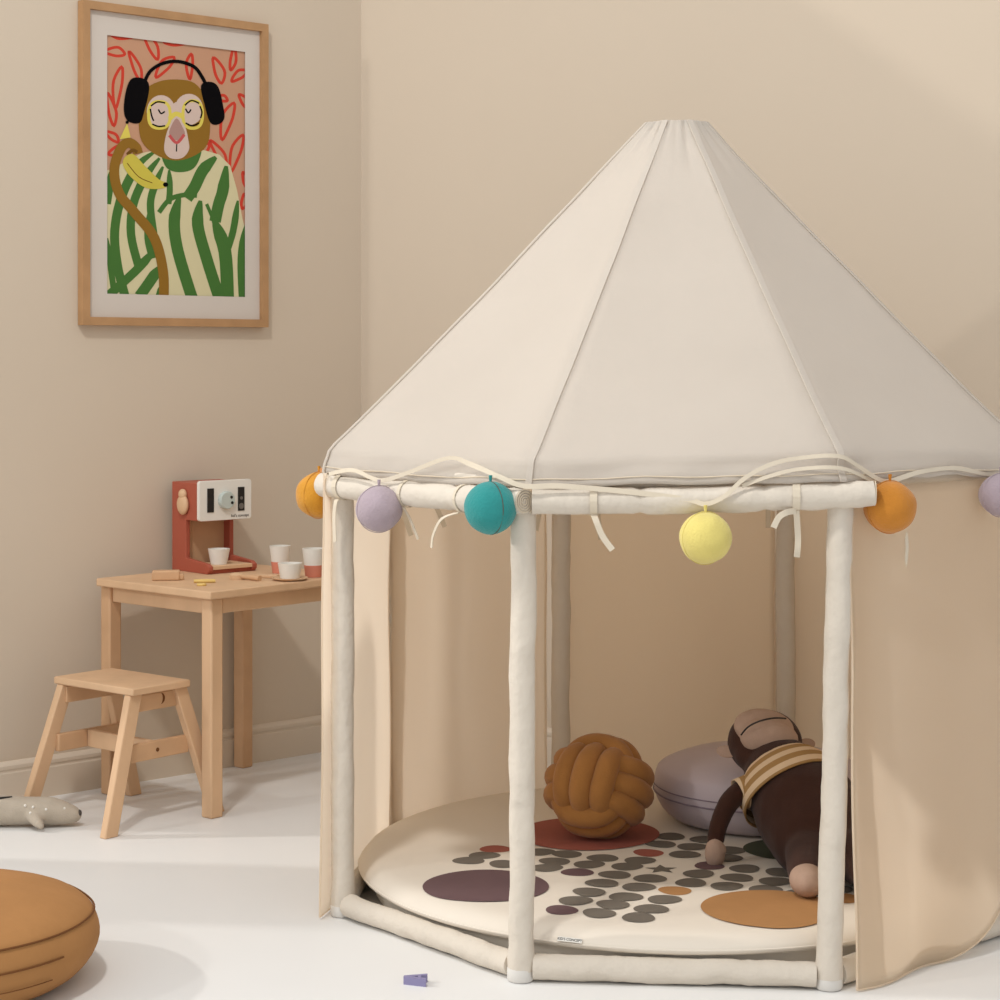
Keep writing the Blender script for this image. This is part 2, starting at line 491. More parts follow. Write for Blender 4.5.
ppoly([(342, 348), (358, 372), (366, 396), (344, 414), (320, 396), (326, 370)], 'nose', 3)
pstroke([(320, 398), (342, 420), (364, 396)], 9, 'lip'); pstroke([(342, 424), (341, 446)], 3.5, 'ink')
ppoly([(212, 230), (250, 234), (261, 262), (246, 330), (232, 362), (198, 356), (186, 322), (194, 262)], 'ink', 4)
ppoly([(413, 252), (442, 241), (465, 258), (478, 310), (482, 348), (464, 366), (440, 360), (424, 310)], 'ink', 4)
pstroke([(242, 256), (262, 212), (300, 187), (345, 181), (392, 196), (416, 226), (432, 258)], 10, 'ink')
pstroke([(303, 890), (302, 800), (276, 700), (215, 622), (172, 568), (158, 500), (176, 440), (200, 420), (222, 434), (228, 452)], 29, 'brown')
pstroke([(196, 455), (212, 442), (226, 448)], 10, 'dk')
ppoly([(196, 362), (206, 404), (174, 410)], 'yellow', 0)
ppoly([(190, 462), (215, 454), (248, 488), (290, 528), (316, 540), (300, 554), (252, 553), (208, 522), (184, 486)], 'banana', 4)
pell(309, 543, 8, 7, 'ink', 10); pell(196, 360, 5, 5, 'ink', 8)
pstroke([(196, 480), (230, 520), (270, 538)], 2.5, 'dk')
pr.build('print', [PC[k] for k in pkeys], poster, smooth=0, merge=False, fixn=False)

# ------------------------------------------------------------ play table
A_ = Vector((-0.893, 4.592, 0)); F_ = Vector((-0.627, 4.357, 0))
E2 = (F_ - A_); TB = E2.length; E2 = E2.normalized(); E1 = Vector((-E2.y, E2.x, 0)); TA = 0.400
tz = 0.4965
ctr = A_ + E1 * TA / 2 + E2 * TB / 2
table = thing('play_table', 'small birch play table against the left wall, coffee machine on top', 'table', ctr)
TR = Matrix((E1, E2, ZUP)).transposed()
tt = MB(); tt.box(ctr + E1 * (-.0075) + E2 * .0125 + ZUP * (tz - 0.009), (TA + 0.055, TB + 0.045, 0.018), TR)
tt.build('tabletop', M['wood'], table, bevel=0.003)
for e1, e2 in ((0, 0), (0, 1), (1, 0), (1, 1)):
    p = A_ + E1 * TA * e1 + E2 * TB * e2
    lg = MB(); lg.box(p + ZUP * (tz - 0.018) / 2, (0.034, 0.034, tz - 0.018), TR)
    lg.build('leg', M['wood'] if e2 else M['wood2'], table, bevel=0.004)
for a, b in ((A_, A_ + E1 * TA), (F_, F_ + E1 * TA)):
    ap = MB(); d = (b - a).normalized()
    ap.bar(a + d * .017 + ZUP * (tz - .036), b - d * .017 + ZUP * (tz - .036), 0.036, 0.018, ZUP); ap.build('apron', M['wood'], table, bevel=0.002)
for a, b in ((A_, F_), (A_ + E1 * TA, F_ + E1 * TA)):
    ap = MB(); d = (b - a).normalized()
    ap.bar(a + d * .017 + ZUP * (tz - .036), b - d * .017 + ZUP * (tz - .036), 0.036, 0.018, ZUP); ap.build('apron', M['wood'], table, bevel=0.002)

# ------------------------------------------------------------ step stool
sz = 0.30
sL, sF_, sR = Vector((-0.979, 4.403, 0)), Vector((-0.783, 4.242, 0)), Vector((-0.676, 4.348, 0))
sB = sL + sR - sF_
s2 = (sF_ - sL).normalized(); s1 = Vector((-s2.y, s2.x, 0))
sc = (sL + sF_ + sR + sB) / 4
stool = thing('step_stool', 'low birch step stool with splayed legs in front of the play table', 'stool', sc)
SR = Matrix((s1, s2, ZUP)).transposed()
sl1 = (sR - sF_).dot(s1); sl2 = (sF_ - sL).length
m = MB(); m.box(sc + ZUP * (sz - .008), (sl1 + .012, sl2 + .012, .016), SR)
m.build('seat', M['wood'], stool, bevel=0.003)
feet = {}
def stp(e1, e2, z):                         # point in the stool frame
    return sc + s1 * e1 + s2 * e2 + ZUP * z
h1, h2 = sl1 / 2, sl2 / 2
spl = 0.076
for a in (-1, 1):
    for b in (-1, 1):
        top = stp(a * (h1 - .012), b * (h2 - .014), sz - .016); bot = stp(a * (h1 + spl), b * (h2 + .012), 0.0)
        g = MB()
        # level-cut ends
        wv, tv = s1 * .017, s2 * .010
        vs = [p + wv * i + tv * j for p in (bot, top) for i, j in ((-1, -1), (1, -1), (1, 1), (-1, 1))]
        g.add(vs, [(3, 2, 1, 0), (4, 5, 6, 7), (0, 1, 5, 4), (1, 2, 6, 5), (2, 3, 7, 6), (3, 0, 4, 7)])
        g.build('leg', M['wood'], stool, bevel=0.0025)
for b in (-1, 1):
    r_ = MB(); y = b * (h2 - .020)
    r_.bar(stp(-h1 + .004, y, sz - .038), stp(h1 - .004, y, sz - .038), .036, .014, ZUP)
    up_ = r_.build('top_rail', M['wood2'], stool, bevel=0.002)
    hm = MB()
    pts = [stp(.012 + .012 * math.sin(t), y + b * .0075, sz - .034 + .012 * math.cos(t)) for t in [PI * i / 12 for i in range(13)]]
    pts += [stp(.012 + .006 * math.sin(t), y + b * .0075, sz - .034 + .012 * math.cos(t)) for t in [PI * i / 12 for i in range(12, -1, -1)]]
    hm.add(pts[:25], [tuple(range(25))])
    hm.build('finger_hole', M['black' if 0 else 'tan_seam'], up_, smooth=0, solid=.0006)
    r_ = MB(); y2 = b * (h2 - .004)
    r_.bar(stp(-h1 - .026 + .012, y2 - b * .012, .158), stp(h1 + .026 - .012, y2 - b * .012, .158), .038, .014, ZUP)
    lo = r_.build('lower_rail', M['wood2'], stool, bevel=0.002)
    sw = MB(); sw.lathe([(0, 0), (.0045, 0), (.0045, .0012), (0, .0016)], stp(.0, y2 - b * .0055, .158), 14, R=Matrix((s1, ZUP, s2 * b)).transposed())
    sw.build('screw_cap', M['tan_seam'], lo)
r_ = MB(); r_.bar(stp(-.005, -h2 + .024, .158), stp(-.005, h2 - .024, .158), .038, .014, ZUP)
r_.build('centre_rail', M['wood'], stool, bevel=0.002)

# ------------------------------------------------------------ toy coffee machine, cups and small things on the table
TZ = tz
_k = (172 - 500) / F; _c = CORNER + NW * .030; _y = (NW.x * _c.x + NW.y * _c.y) / (NW.x * _k + NW.y)
mo = Vector((_k * _y, _y, TZ))                       # rear left foot
moff = (mo - CORNER).dot(NW)
UR = Matrix((U, NW, ZUP)).transposed()
machine = thing('toy_coffee_machine', 'red wooden toy coffee machine with white front panel on the play table', 'toy', mo)
def mp(u, n, z): return mo + U * u + NW * n + ZUP * z
MW, MD, MH = .135, .116, .210
side = [(0, 0), (.150, 0), (.158, .008), (.158, .018), (.146, .024), (.060, .032), (.060, MH - .088), (MD, MH - .088), (MD, MH), (0, MH)]
for uu in (0, MW - .012):
    g = MB(); g.prism(side, mp(uu, 0, 0), NW, ZUP, U, .012); sp = g.build('side_panel', M['red'], machine, bevel=0.0015)
    if uu == 0:
        k = MB(); prof_k = [(0, 0), (.010, 0), (.013, .003), (.013, .010), (.008, .013), (0, .013)]
        k.ell(mp(-.006, .056, MH - .052), (.010, .021, .024), UR); k.ell(mp(-.006, .056, MH - .028), (.009, .013, .013), UR)
        k.build('side_handle', M['yellow_wood'] if 0 else M['wood'], sp)
g = MB(); g.box(mp(MW / 2, .054, MH - .006), (MW - .024, MD, .012), UR); g.box(mp(MW / 2, .056, MH - .084), (MW - .024, MD - .004, .012), UR)
g.build('top_box', M['red'], machine, bevel=0.001)
g = MB(); g.box(mp(MW / 2, .030, (MH - .09) / 2 + .01), (MW - .024, .012, MH - .10), UR); g.build('back_panel', M['wood2'], machine)
g = MB()
def rrect(x0, x1, y0, y1, r, n=5):
    out = []
    for cx, cy, a0 in ((x1 - r, y1 - r, 0), (x0 + r, y1 - r, 90), (x0 + r, y0 + r, 180), (x1 - r, y0 + r, 270)):
        for i in range(n + 1):
            a = math.radians(a0 + 90 * i / n); out.append((cx + r * math.cos(a), cy + r * math.sin(a)))
    return out
PB, PT = MH - .088, MH + .006
g.prism(rrect(-.006, MW + .006, PB, PT, .007), mp(0, MD, 0), U, ZUP, NW, .010)
fp = g.build('front_panel', M['white'], machine, bevel=0.001)
for x0, x1 in ((.016, .034), (.102, .120)):
    g = MB(); g.prism([(x0, PB + .020), (x1, PB + .020), (x1, PT - .018), (x0, PT - .018)], mp(0, MD + .0102, 0), U, ZUP, NW, .0015)
    dw = g.build('display', M['black'], fp, smooth=0)
g = MB(); g.lathe([(0, .0), (.007, 0), (.007, .0008), (0, .0008)], mp(.111, MD + .0118, PB + .031), 16, R=Matrix((U, ZUP, NW)).transposed(), mi=0)
g.lathe([(0, .0), (.004, 0), (.004, .0008), (0, .0008)], mp(.111, MD + .0118, PB + .050), 12, R=Matrix((U, ZUP, NW)).transposed(), mi=0)
g.build('display_mark', M['grey_dot'], fp, smooth=0)
g = MB(); KC = mp(.067, MD + .010, (PB + PT) / 2); KR = Matrix((U, ZUP, NW)).transposed()
g.lathe([(0, 0), (.021, 0), (.021, .009), (.019, .012), (0, .012)], KC, 32, R=KR); kn = g.build('knob', M['mint'], fp)
g = MB()
for a, b in ((.009, .007), (.011, -.006)):
    g.lathe([(0, 0), (.0036, 0), (.0036, .001), (0, .001)], KC + U * a + ZUP * b + NW * .012, 12, R=KR)
g.build('knob_dot', M['black'], kn)
def text_mesh(name, body, size, o, ex, ey, mt_, parent):
    cu = bpy.data.curves.new(name, 'FONT'); cu.body = body; cu.size = size; cu.extrude = 0.0002; cu.align_x = 'CENTER'
    to = bpy.data.objects.new(name + '_curve', cu); COL.objects.link(to)
    bpy.context.view_layer.update()
    me = bpy.data.meshes.new_from_object(to.evaluated_get(bpy.context.evaluated_depsgraph_get()))
    bpy.data.objects.remove(to)
    r = parent
    while r.parent: r = r.parent
    ex, ey = Vector(ex).normalized(), Vector(ey).normalized()
    X = Matrix((ex, ey, ex.cross(ey))).transposed()
    for v in me.vertices: v.co = X @ v.co + Vector(o) - ROOT[r.name]
    me.materials.clear(); me.materials.append(mt_)
    ob = bpy.data.objects.new(name, me); COL.objects.link(ob); ob.parent = parent
    return ob
text_mesh('maker_lettering', "kid's concept", .0095, mp(.108, MD + .0104, PB + .006), U, ZUP, M['black'], fp)
g = MB(); g.box(mp(MW / 2, .100, .005), (MW - .024, .100, .010), UR); g.build('base', M['red'], machine, bevel=.001)
g = MB(); g.box(mp(MW / 2, .112, .0145), (MW - .025, .090, .009), UR)
g.build('drip_tray', M['wood'], machine, bevel=.001)

def cup_mesh(parent, c, h, r0, r1, band=None):
    g = MB()
    g.lathe([(r0, 0), (r0 + (r1 - r0) * .5, h * .5), (r1, h), (r1 - .003, h), (r0 + (r1 - r0) * .5 - .004, h * .5), (r0 - .003, .006), (0, .006)], c, 28)
    b = g.build('bowl', M['white'], parent, bevel=0)
    if band:
        q = MB(); t = band
        q.lathe([(r0 + .0008, 0.0005), (r0 + (r1 - r0) * t + .0008, h * t), (r0 + (r1 - r0) * t - .001, h * t + .0005), (r0 - .001, .001)], c, 28)
        q.build('sleeve', M['coral'], parent)
trayz = TZ + .027
p = mp(MW / 2 - .016, .122, .0192)
c = thing('toy_cup', 'small white toy cup on the tray of the coffee machine', 'cup', p, 'toy cups on the play table'); cup_mesh(c, p, .036, .019, .026)
TZ += 0.0002
p = fl(280, 573, TZ)
c = thing('toy_cup', 'white and coral tall toy cup behind the white bowl', 'cup', p, 'toy cups on the play table'); cup_mesh(c, p, .064, .017, .025, .42)
p = fl(313.5, 577, TZ)
c = thing('toy_cup', 'white and coral tall toy cup beside the tent edge', 'cup', p, 'toy cups on the play table'); cup_mesh(c, p, .066, .018, .026, .42)
p = fl(290, 580, TZ)
sau = MB(); sau.lathe([(0, 0), (.030, 0), (.040, .004), (.041, .006), (.030, .0045), (0, .004)], p, 32)
tag(sau.build('saucer', M['wood']), 'pale wooden saucer under the short white cup on the table', 'saucer')
p = p + ZUP * .0047
c = thing('toy_cup', 'short white toy cup standing on a wooden saucer', 'cup', p, 'toy cups on the play table'); cup_mesh(c, p, .034, .022, .028)
p = fl(166, 580, TZ)
g = MB(); g.box(p + ZUP * .011, (.062, .03, .022), rotz(.12)); g.box(p + ZUP * .011 + Vector((.034, .004, -.004)), (.012, .02, .014), rotz(.12))
tag(g.build('wooden_block', M['wood2'], bevel=.003), 'small wooden block at the left back of the play table', 'toy block')
p = fl(205, 583, TZ)
g = MB(); 
g.tube([p + Vector((-.025, .0, .004)), p + Vector((.0, .004, .004)), p + Vector((.022, .008, .004))], [.004, .0045, .004], 10)
tag(g.build('coffee_stick', M['yellow_wood']), 'small yellow stick lying on the table before the coffee machine', 'toy')
p = fl(206, 585, TZ)
g = MB(); g.lathe([(0, 0), (.010, 0), (.011, .003), (.009, .005), (0, .005)], p + Vector((-.008, -.012, 0)), 16)
tag(g.build('coffee_capsule', M['yellow_wood']), 'flat yellow disc lying just in front of the yellow stick on the table', 'toy')
p = fl(246, 580, TZ)
g = MB(); g.lathe([(0, 0), (.017, 0), (.018, .010), (.012, .014), (0, .014)], p + Vector((-.022, .02, 0)), 20)
pf = thing('portafilter_toy', 'wooden toy filter holder with round cup and handle on the table', 'toy', p)
g.build('filter_cup', M['wood'], pf)
g = MB(); g.tube([p + Vector((-.012, .010, .007)), p + Vector((.014, -.008, .007)), p + Vector((.034, -.022, .006))], [.005, .006, .007], 12); g.build('handle', M['wood2'], pf)
p = fl(268, 578, TZ)
g = MB(); g.box(p + ZUP * .004, (.05, .012, .008), rotz(-.25))
tag(g.build('wooden_stirrer', M['wood'], bevel=.002), 'flat wooden stirrer left of the saucer on the table', 'toy')

# ------------------------------------------------------------ the tent
CX, CY, RT, ROT = 0.32739, 3.78200, 0.63975, -0.08479
def vtx(i, r=RT, z=0.0):
    a = ROT + math.radians(-112.5 + 45 * i)
    return Vector((CX + r * math.cos(a), CY + r * math.sin(a), z))
tent = thing('play_tent', 'cream canvas play tent with pointed octagonal roof and open front', 'tent', (CX, CY, 0))
DZ = [0, .015, .006, 0, 0, 0, 0, 0]
RO = {0: Vector((.026, 0, 0)), 1: Vector((.008, 0, 0))}
def rvt(i):
    return vtx(i) + RO.get(i % 8, Vector((0, 0, 0))), DZ[i % 8]
ZE = 0.79           # eave hem
pr_ = 0.0205
for i in range(8):
    n = 40
    pts, rd = [], []
    for k in range(n + 1):
        z = .018 + (ZE - .038) * k / n
        q = vtx(i, RT, z)
        if i == 1: q += Vector((.020, 0, 0)) * (z / ZE)
        if i == 0: q += Vector((.005, 0, 0)) * (z / ZE)
        pts.append(q + Vector((noise.noise(Vector((i * 3.1, z * 9, 0))), noise.noise(Vector((i * 3.1, z * 9, 5))), 0)) * .0022)
        rd.append(pr_ * (1 + .035 * noise.noise(Vector((i, z * 40, 2))) + (0.10 if k < 2 else 0)))
    g = MB(); g.tube(pts, rd, 20, jit=.10); po = g.build('post', M['sleeve'], tent)
    g = MB(); cpos = vtx(i, RT, 0)
    g.lathe([(.0, 0), (.020, 0.001), (.0222, .005), (.0222, .020), (.018, .028), (0, .028)], cpos, 24); g.build('corner_foot', M['plastic'], tent)
    # floor rail
    a, b = vtx(i, RT, .022), vtx((i + 1) % 8, RT, .022)
    d = (b - a).normalized(); L0 = (b - a).length
    pts, rd = [], []
    n = 34
    for k in range(n + 1):
        t = .02 + (L0 - .04) * k / n
        pts.append(a + d * t + Vector((0, 0, .001 * noise.noise(Vector((i * 5, t * 20, 1))))))
        rd.append(.0198 * (1 + .07 * noise.noise(Vector((i * 7.7, t * 70, 3)))))
    g = MB(); g.tube(pts, rd, 18, jit=.12); g.build('floor_rail', M['sleeve'], tent)
    a, b = vtx(i, RT, ZE + .012), vtx((i + 1) % 8, RT, ZE + .012)
    g = MB(); g.tube([a, b], .012, 12); g.build('eave_rail', M['sleeve'], tent)

# roof
AX = Vector((CX + .006, CY, 0))
TOPZ, TOPR = 1.443, .060
def roofpt(i, f, t):
    """i facet, f across 0..1, t 0 hem .. 1 top"""
    hemz, bendz = ZE + .002, ZE + .056
    (a, da), (b, db) = rvt(i), rvt(i + 1)
    p = a.lerp(b, f); dz = da + (db - da) * f
    hemz += dz; bendz += dz
    c = Vector((CX, CY, 0))
    dirv = p - c
    cut = .10
    if t < cut:
        s_ = t / cut
        r = 1.055 - .035 * s_ ** 1.6
        z = hemz + (bendz - hemz) * s_
        q = c + dirv * r
        z += .010 * noise.noise(Vector((q.x * 9, q.y * 9, 1.5))) * (1 - s_)
        q += dirv.normalized() * .012 * math.sin(PI * min(1, s_ + .15)) * noise.noise(Vector((q.x * 11, q.y * 11, z * 26)))
        q += dirv.normalized() * .007 * math.exp(-((t - .075) / .014) ** 2) * (.5 + noise.noise(Vector((f * 5 + i * 4, 3, 1))))
        return Vector((q.x, q.y, z))
    s_ = (t - cut) / (1 - cut)
    r0 = 1.02
    r1 = TOPR / RT
    sag = .022 * math.sin(PI * s_ ** .8)
    fs = .018 * math.sin(PI * f) * math.sin(PI * min(1, s_ * 1.15 + .05))
    r = r0 + (r1 - r0) * s_ - (sag + fs) * .5
    cc = c.lerp(AX, s_)
    q = cc + dirv * r
    z = bendz + (TOPZ - bendz) * s_
    q += dirv.normalized() * (.004 * noise.noise(Vector((q.x * 7, q.y * 7, z * 7))) + (.010 * max(0, s_ - .75) * 4 * noise.noise(Vector((f * 9 + i * 3, s_ * 3, 4)))))
    return Vector((q.x, q.y, z))
g = MB()
TS = [0, .012, .025, .038, .05, .062, .075, .088, .10, .115, .13] + [.13 + .87 * (k + 1) / 26 for k in range(26)]
nf = 12
for i in range(8):
    vs = [roofpt(i, k / nf, t) for t in TS for k in range(nf + 1)]
    fs = [(r * (nf + 1) + k, r * (nf + 1) + k + 1, (r + 1) * (nf + 1) + k + 1, (r + 1) * (nf + 1) + k) for r in range(len(TS) - 1) for k in range(nf)]
    g.add(vs, fs)
# gathered cap
ring = [roofpt(i, k / nf, 1.0) for i in range(8) for k in range(nf)]
nr = len(ring)
cv = list(ring)
for s_ in (.8, .5, .2):
    for q in ring:
        p = AX.lerp(Vector((q.x, q.y, 0)), s_); cv.append(Vector((p.x, p.y, TOPZ + .004 * (1 - s_) + .002 * noise.noise(q * 60))))
fs = []
for a in range(3):
    for k in range(nr):
        l = (k + 1) % nr
        fs.append((a * nr + k, a * nr + l, (a + 1) * nr + l, (a + 1) * nr + k))
fs.append(tuple(3 * nr + k for k in range(nr)))
g.add(cv, fs)
me_roof = g.build('roof', M['canvas'], tent, smooth=80, solid=.0015)
me_roof.data.validate()
for i in range(8):
    g = MB(); pts = [roofpt(i, 0, t) for t in TS]
    c = Vector((CX, CY, 0))
    pts = [p + (Vector((p.x, p.y, 0)) - c).normalized() * .0015 for p in pts]
    sd = (roofpt(i, .02, .5) - roofpt(i, 0, .5)).normalized() + (roofpt(i, 0, .5) - roofpt(i - 1, .98, .5)).normalized()
    g.strip(pts, .011, sd, thick=.0022); g.build('roof_seam', M['canvas'], me_roof)
for i in range(8):
    g = MB(); g.tube([roofpt(i, k / 16, .022) + (vtx(i).lerp(vtx((i + 1) % 8), k / 16) - Vector((CX, CY, 0))).normalized() * .0018 for k in range(17)], .0011, 5)
    g.build('hem_stitch', M['thread'], me_roof)

# curtains (outside the posts)
CR = RT + .027
def panel(i, f0, f1, zb=None, folds=3, amp=.005, seed=0, out=0.0, ra=CR, rb=CR, nu=40, nv=44, flare=0.0):
    a, b = vtx(i, ra), vtx((i + 1) % 8, rb)
    nrm = ((a + b) / 2 - Vector((CX, CY, 0))).normalized()
    def fn(u, v):
        f = f0 + (f1 - f0) * u
        z0 = .006 if zb is None else zb(f)
        z = z0 + (ZE + .005 - z0) * v
        low = 1 - v
        o = amp * (.35 + .65 * low) * math.sin(2 * PI * folds * f + seed + .6 * math.sin(3 * v + seed)) + .006 * noise.noise(Vector((f * 4 + seed, v * 2.2, seed)))
        e = .004 * noise.noise(Vector((seed + (0 if u < .5 else 9), v * 4, 2))) * (1 if u in (0, 1) else 0)
        p = a.lerp(b, f) + nrm * (o + out + flare * low * low)
        p += (b - a).normalized() * e
        return Vector((p.x, p.y, z))
    g = MB(); g.sheet(fn, nu, nv)
    o = g.build('curtain', M['curtain'], tent, smooth=60, solid=.0014, fixn=False)
    for f in (0.0, 1.0):
        h = MB(); h.tube([fn(f, k / 30) for k in range(31)], .0020, 6); h.build('side_hem', M['curtain'], o)
    h = MB(); h.tube([fn(k / 30, 0) for k in range(31)], .0018, 6); h.build('bottom_hem', M['curtain'], o)
    return o
panel(6, .02, 1.05, folds=1, amp=.006, seed=1.0, ra=RT - .026)                 # left side
panel(5, .065, 1.01, folds=2, amp=.006, seed=2.2, rb=RT - .026)                 # behind left
panel(4, .065, .995, folds=2, amp=.005, seed=3.1)                 # back
panel(3, .065, .995, folds=2, amp=.006, seed=4.4)                 # back right
panel(2, .02, .98, folds=2, amp=.006, seed=5.0)
panel(1, .055, .99, folds=2, amp=.007, seed=5.9, flare=.016, zb=lambda f: .004 + (max(0, f - .50) / .5) ** 1.5 * .13)   # front right

# rolled curtains over the two open sides
def roll(i, e0, e1, tip, seed):
    a, b = vtx(i, RT + .004, 0), vtx((i + 1) % 8, RT + .004, 0)
    d = (b - a).normalized(); L0 = (b - a).length
    nrm = ((a + b) / 2 - Vector((CX, CY, 0))).normalized()
    zc = ZE - .018
    z0, z1 = DZ[i % 8], DZ[(i + 1) % 8]
    p0, p1 = a - d * e0, b + d * e1
    n = 44; L1 = (p1 - p0).length
    pts, rd = [], []
    for k in range(n + 1):
        t = k / n
        pts.append(p0.lerp(p1, t) + nrm * .016 + Vector((0, 0, zc + z0 + (z1 - z0) * t - .004 * math.sin(PI * t) + .002 * noise.noise(Vector((t * 6, seed, 0))))))
        rd.append(.0215 * (1 + .07 * noise.noise(Vector((t * 14, seed, 4)))) * (.86 if k in (14, 30) else 1.0) * (.93 if k in (39, 41, 43) else 1.0) * (.9 if k == 44 else 1.0))
    g = MB(); g.tube(pts, rd, 22, jit=.08); o = g.build('rolled_curtain', M['sleeve'], tent)
    # spiral end
    sp = []
    up = ZUP
    tipdir = d
    for k in range(90):
        an = k * .33; r = .0022 + .019 * k / 90
        sp.append(pts[-1] + tipdir * .0012 + up * r * math.sin(an) + nrm * r * math.cos(an))
    g = MB(); g.tube(sp, .0010, 5); g.build('roll_end', M['thread'], o)
    return pts, nrm, o, d
rp1, rn1, ro1, rd1 = roll(7, .030, .030, True, 1.0)
rp2, rn2, ro2, rd2 = roll(0, -.022, .068, True, 2.0)
# tie straps: band round the roll and hanging ends
def tie(pt, nrm, d, ends, w=.012):
    g = MB()
    ringp = [pt + (nrm * math.cos(t) + ZUP * math.sin(t)) * .0232 for t in [2 * PI * k / 20 for k in range(21)]]
    g.strip(ringp, w, d, thick=.0012)
    st = pt + nrm * .012 - ZUP * .022
    for e in ends:
        path = smooth_path([st] + [st + d * x + nrm * o_ + ZUP * z for x, o_, z in e], 5)
        g.strip(path, w * .8, d if abs(e[-1][0]) < abs(e[-1][2]) else ZUP, thick=.0012)
    return g.build('tie_strap', M['ribbon'], tent, smooth=60)
tie(rp1[5], rn1, rd1, [[(.006, .01, -.004), (.004, .012, -.03), (.006, .012, -.074)]])
tie(rp1[20], rn1, rd1, [[(.006, -.01, -.02), (.016, -.02, -.055)]], .008)
tie(rp1[32], rn1, rd1, [[(-.03, .012, -.012), (-.055, .01, -.04), (-.060, .01, -.062)]], .006)
tie(rp2[8], rn2, rd2, [[(.004, .01, -.008), (.014, .010, -.032), (.030, .010, -.054)]])
tie(rp2[34], rn2, rd2, [[(-.016, .01, -.002), (-.028, .01, -.010), (-.036, .01, -.026)], [(.002, -.01, -.02), (.004, -.02, -.05), (.002, -.02, -.075)]])
for (px, py, ln, dx, dd) in ((402, 508, .055, .018, 3.98), (768, 500, .06, .0, 4.30), (540, 508, .05, -.008, 4.33), (436, 505, .045, .018, 4.1), (598, 512, .06, .006, 4.34)):
    q = at(px, py, dd)
    g = MB(); g.strip(smooth_path([q + ZUP * .03, q, q + Vector((dx * .5, 0, -ln * .5)), q + Vector((dx, 0, -ln))], 4), .010, Vector((1, 0, 0)))
    g.build('tie_strap', M['ribbon'], tent, smooth=60)
q = at(905, 530, 3.26); g = MB(); g.strip(smooth_path([q, q + Vector((.003, 0, -.03)), q + Vector((-.002, 0, -.072))], 4), .007, Vector((1, .6, 0))); g.build('tie_strap', M['ribbon'], tent)

# ------------------------------------------------------------ felt ball garland
gar = thing('felt_ball_garland', 'ribbon garland of coloured felt balls strung along the tent eave', 'garland', vtx(0, RT + .05, ZE))
def eave(px, py, off=.05):
    """point on the plane just outside the front eaves"""
    best = None
    for i in (6, 7, 0, 1):
        a, b = vtx(i, RT + off), vtx((i + 1) % 8, RT + off)
        k = (px - 500) / F
        d = b - a
        t = (k * a.y - a.x) / (d.x - k * d.y)
        if -.001 <= t <= 1.001:
            p = a + d * t
            if best is None or p.y < best.y: best = p
    return Vector((best.x, best.y, CAMZ + (HZ - py) / F * best.y))
balls = [(319, 495, 23.5, 'mustard', 'mustard ball at the left'), (379, 509, 23.5, 'lilac', 'lilac ball by the left roll'), (490.5, 508, 26.5, 'teal', 'teal ball'),
         (705.5, 538, 26.5, 'lemon', 'yellow ball'), (890, 507, 26.5, 'amber', 'orange ball'), (1001, 495, 22, 'lilac', 'lilac ball at the right')]
for px, py, rp, mk, lb in balls:
    if px < 330: c = at(px, py, vtx(7).y + .06)
    elif px > 990: c = eave(px - 8, py, .062); c = at(px, py, c.y)
    else: c = eave(px, py, .062)
    r = rp / F * c.y
    g = MB(); g.ell(c, (r, r, r * (0.97 if mk != 'teal' else 1.0)), None, 36, 24)
    b_ = g.build('felt_ball', M[mk], gar); b_['label'] = lb
    for v in b_.data.vertices:
        v.co += (v.co - (c - ROOT[gar.name])).normalized() * .0012 * noise.noise(v.co * 40)
    g = MB(); ax = {'teal': 0.5, 'mustard': -.6}.get(mk, 2.0)
    g.tube([c + (rotz(ax) @ Vector((0, math.sin(t), math.cos(t)))) * (r * 1.002) for t in [2 * PI * k / 40 for k in range(40)]], .0007, 5, True)
    g.build('ball_seam', M['dark_thread'] if mk == 'teal' else M[mk], b_)
    g = MB(); g.tube([c + ZUP * r * .96, c + ZUP * (r + .010)], [.002, .003], 8); g.build('hanging_loop', M[mk], b_)
gp = [(329, 474), (352, 470), (372, 478), (385, 480), (410, 472), (448, 458), (470, 464), (500, 477), (524, 486), (560, 486), (610, 490), (655, 495), (690, 500), (706, 504),
      (725, 496), (745, 478), (772, 464), (800, 458), (838, 456), (858, 466), (876, 478), (890, 481), (920, 472), (955, 468), (985, 474), (1000, 474)]
pts = [eave(px, py, .046 + .004 * math.sin(k)) for k, (px, py) in enumerate(gp)]
g = MB(); sp = smooth_path(pts, 5)
g.strip(sp, [.0075 + .0025 * noise.noise(p * 12) for p in sp], [Vector((.3 * math.sin(k * .22), .15, 1)) for k in range(len(sp))], thick=.0012)
g.build('ribbon', M['ribbon'], gar, smooth=60)
# second pass of tape twisted over the right half
gp = [(742, 480), (770, 470), (800, 463), (840, 462), (866, 472), (884, 481)]
pts = [eave(px, py + 6, .044) for px, py in gp]
g = MB(); sp = smooth_path(pts, 5); g.strip(sp, .006, Vector((0, .2, 1))); g.build('ribbon', M['ribbon'], gar, smooth=60)
# knot ends below the eave, off frame left
g = MB(); g.strip(smooth_path([at(329, 474, 3.58), at(322, 470, 3.62), at(318, 473, 3.68)], 4), .008, ZUP); g.build('ribbon', M['amber'], gar)

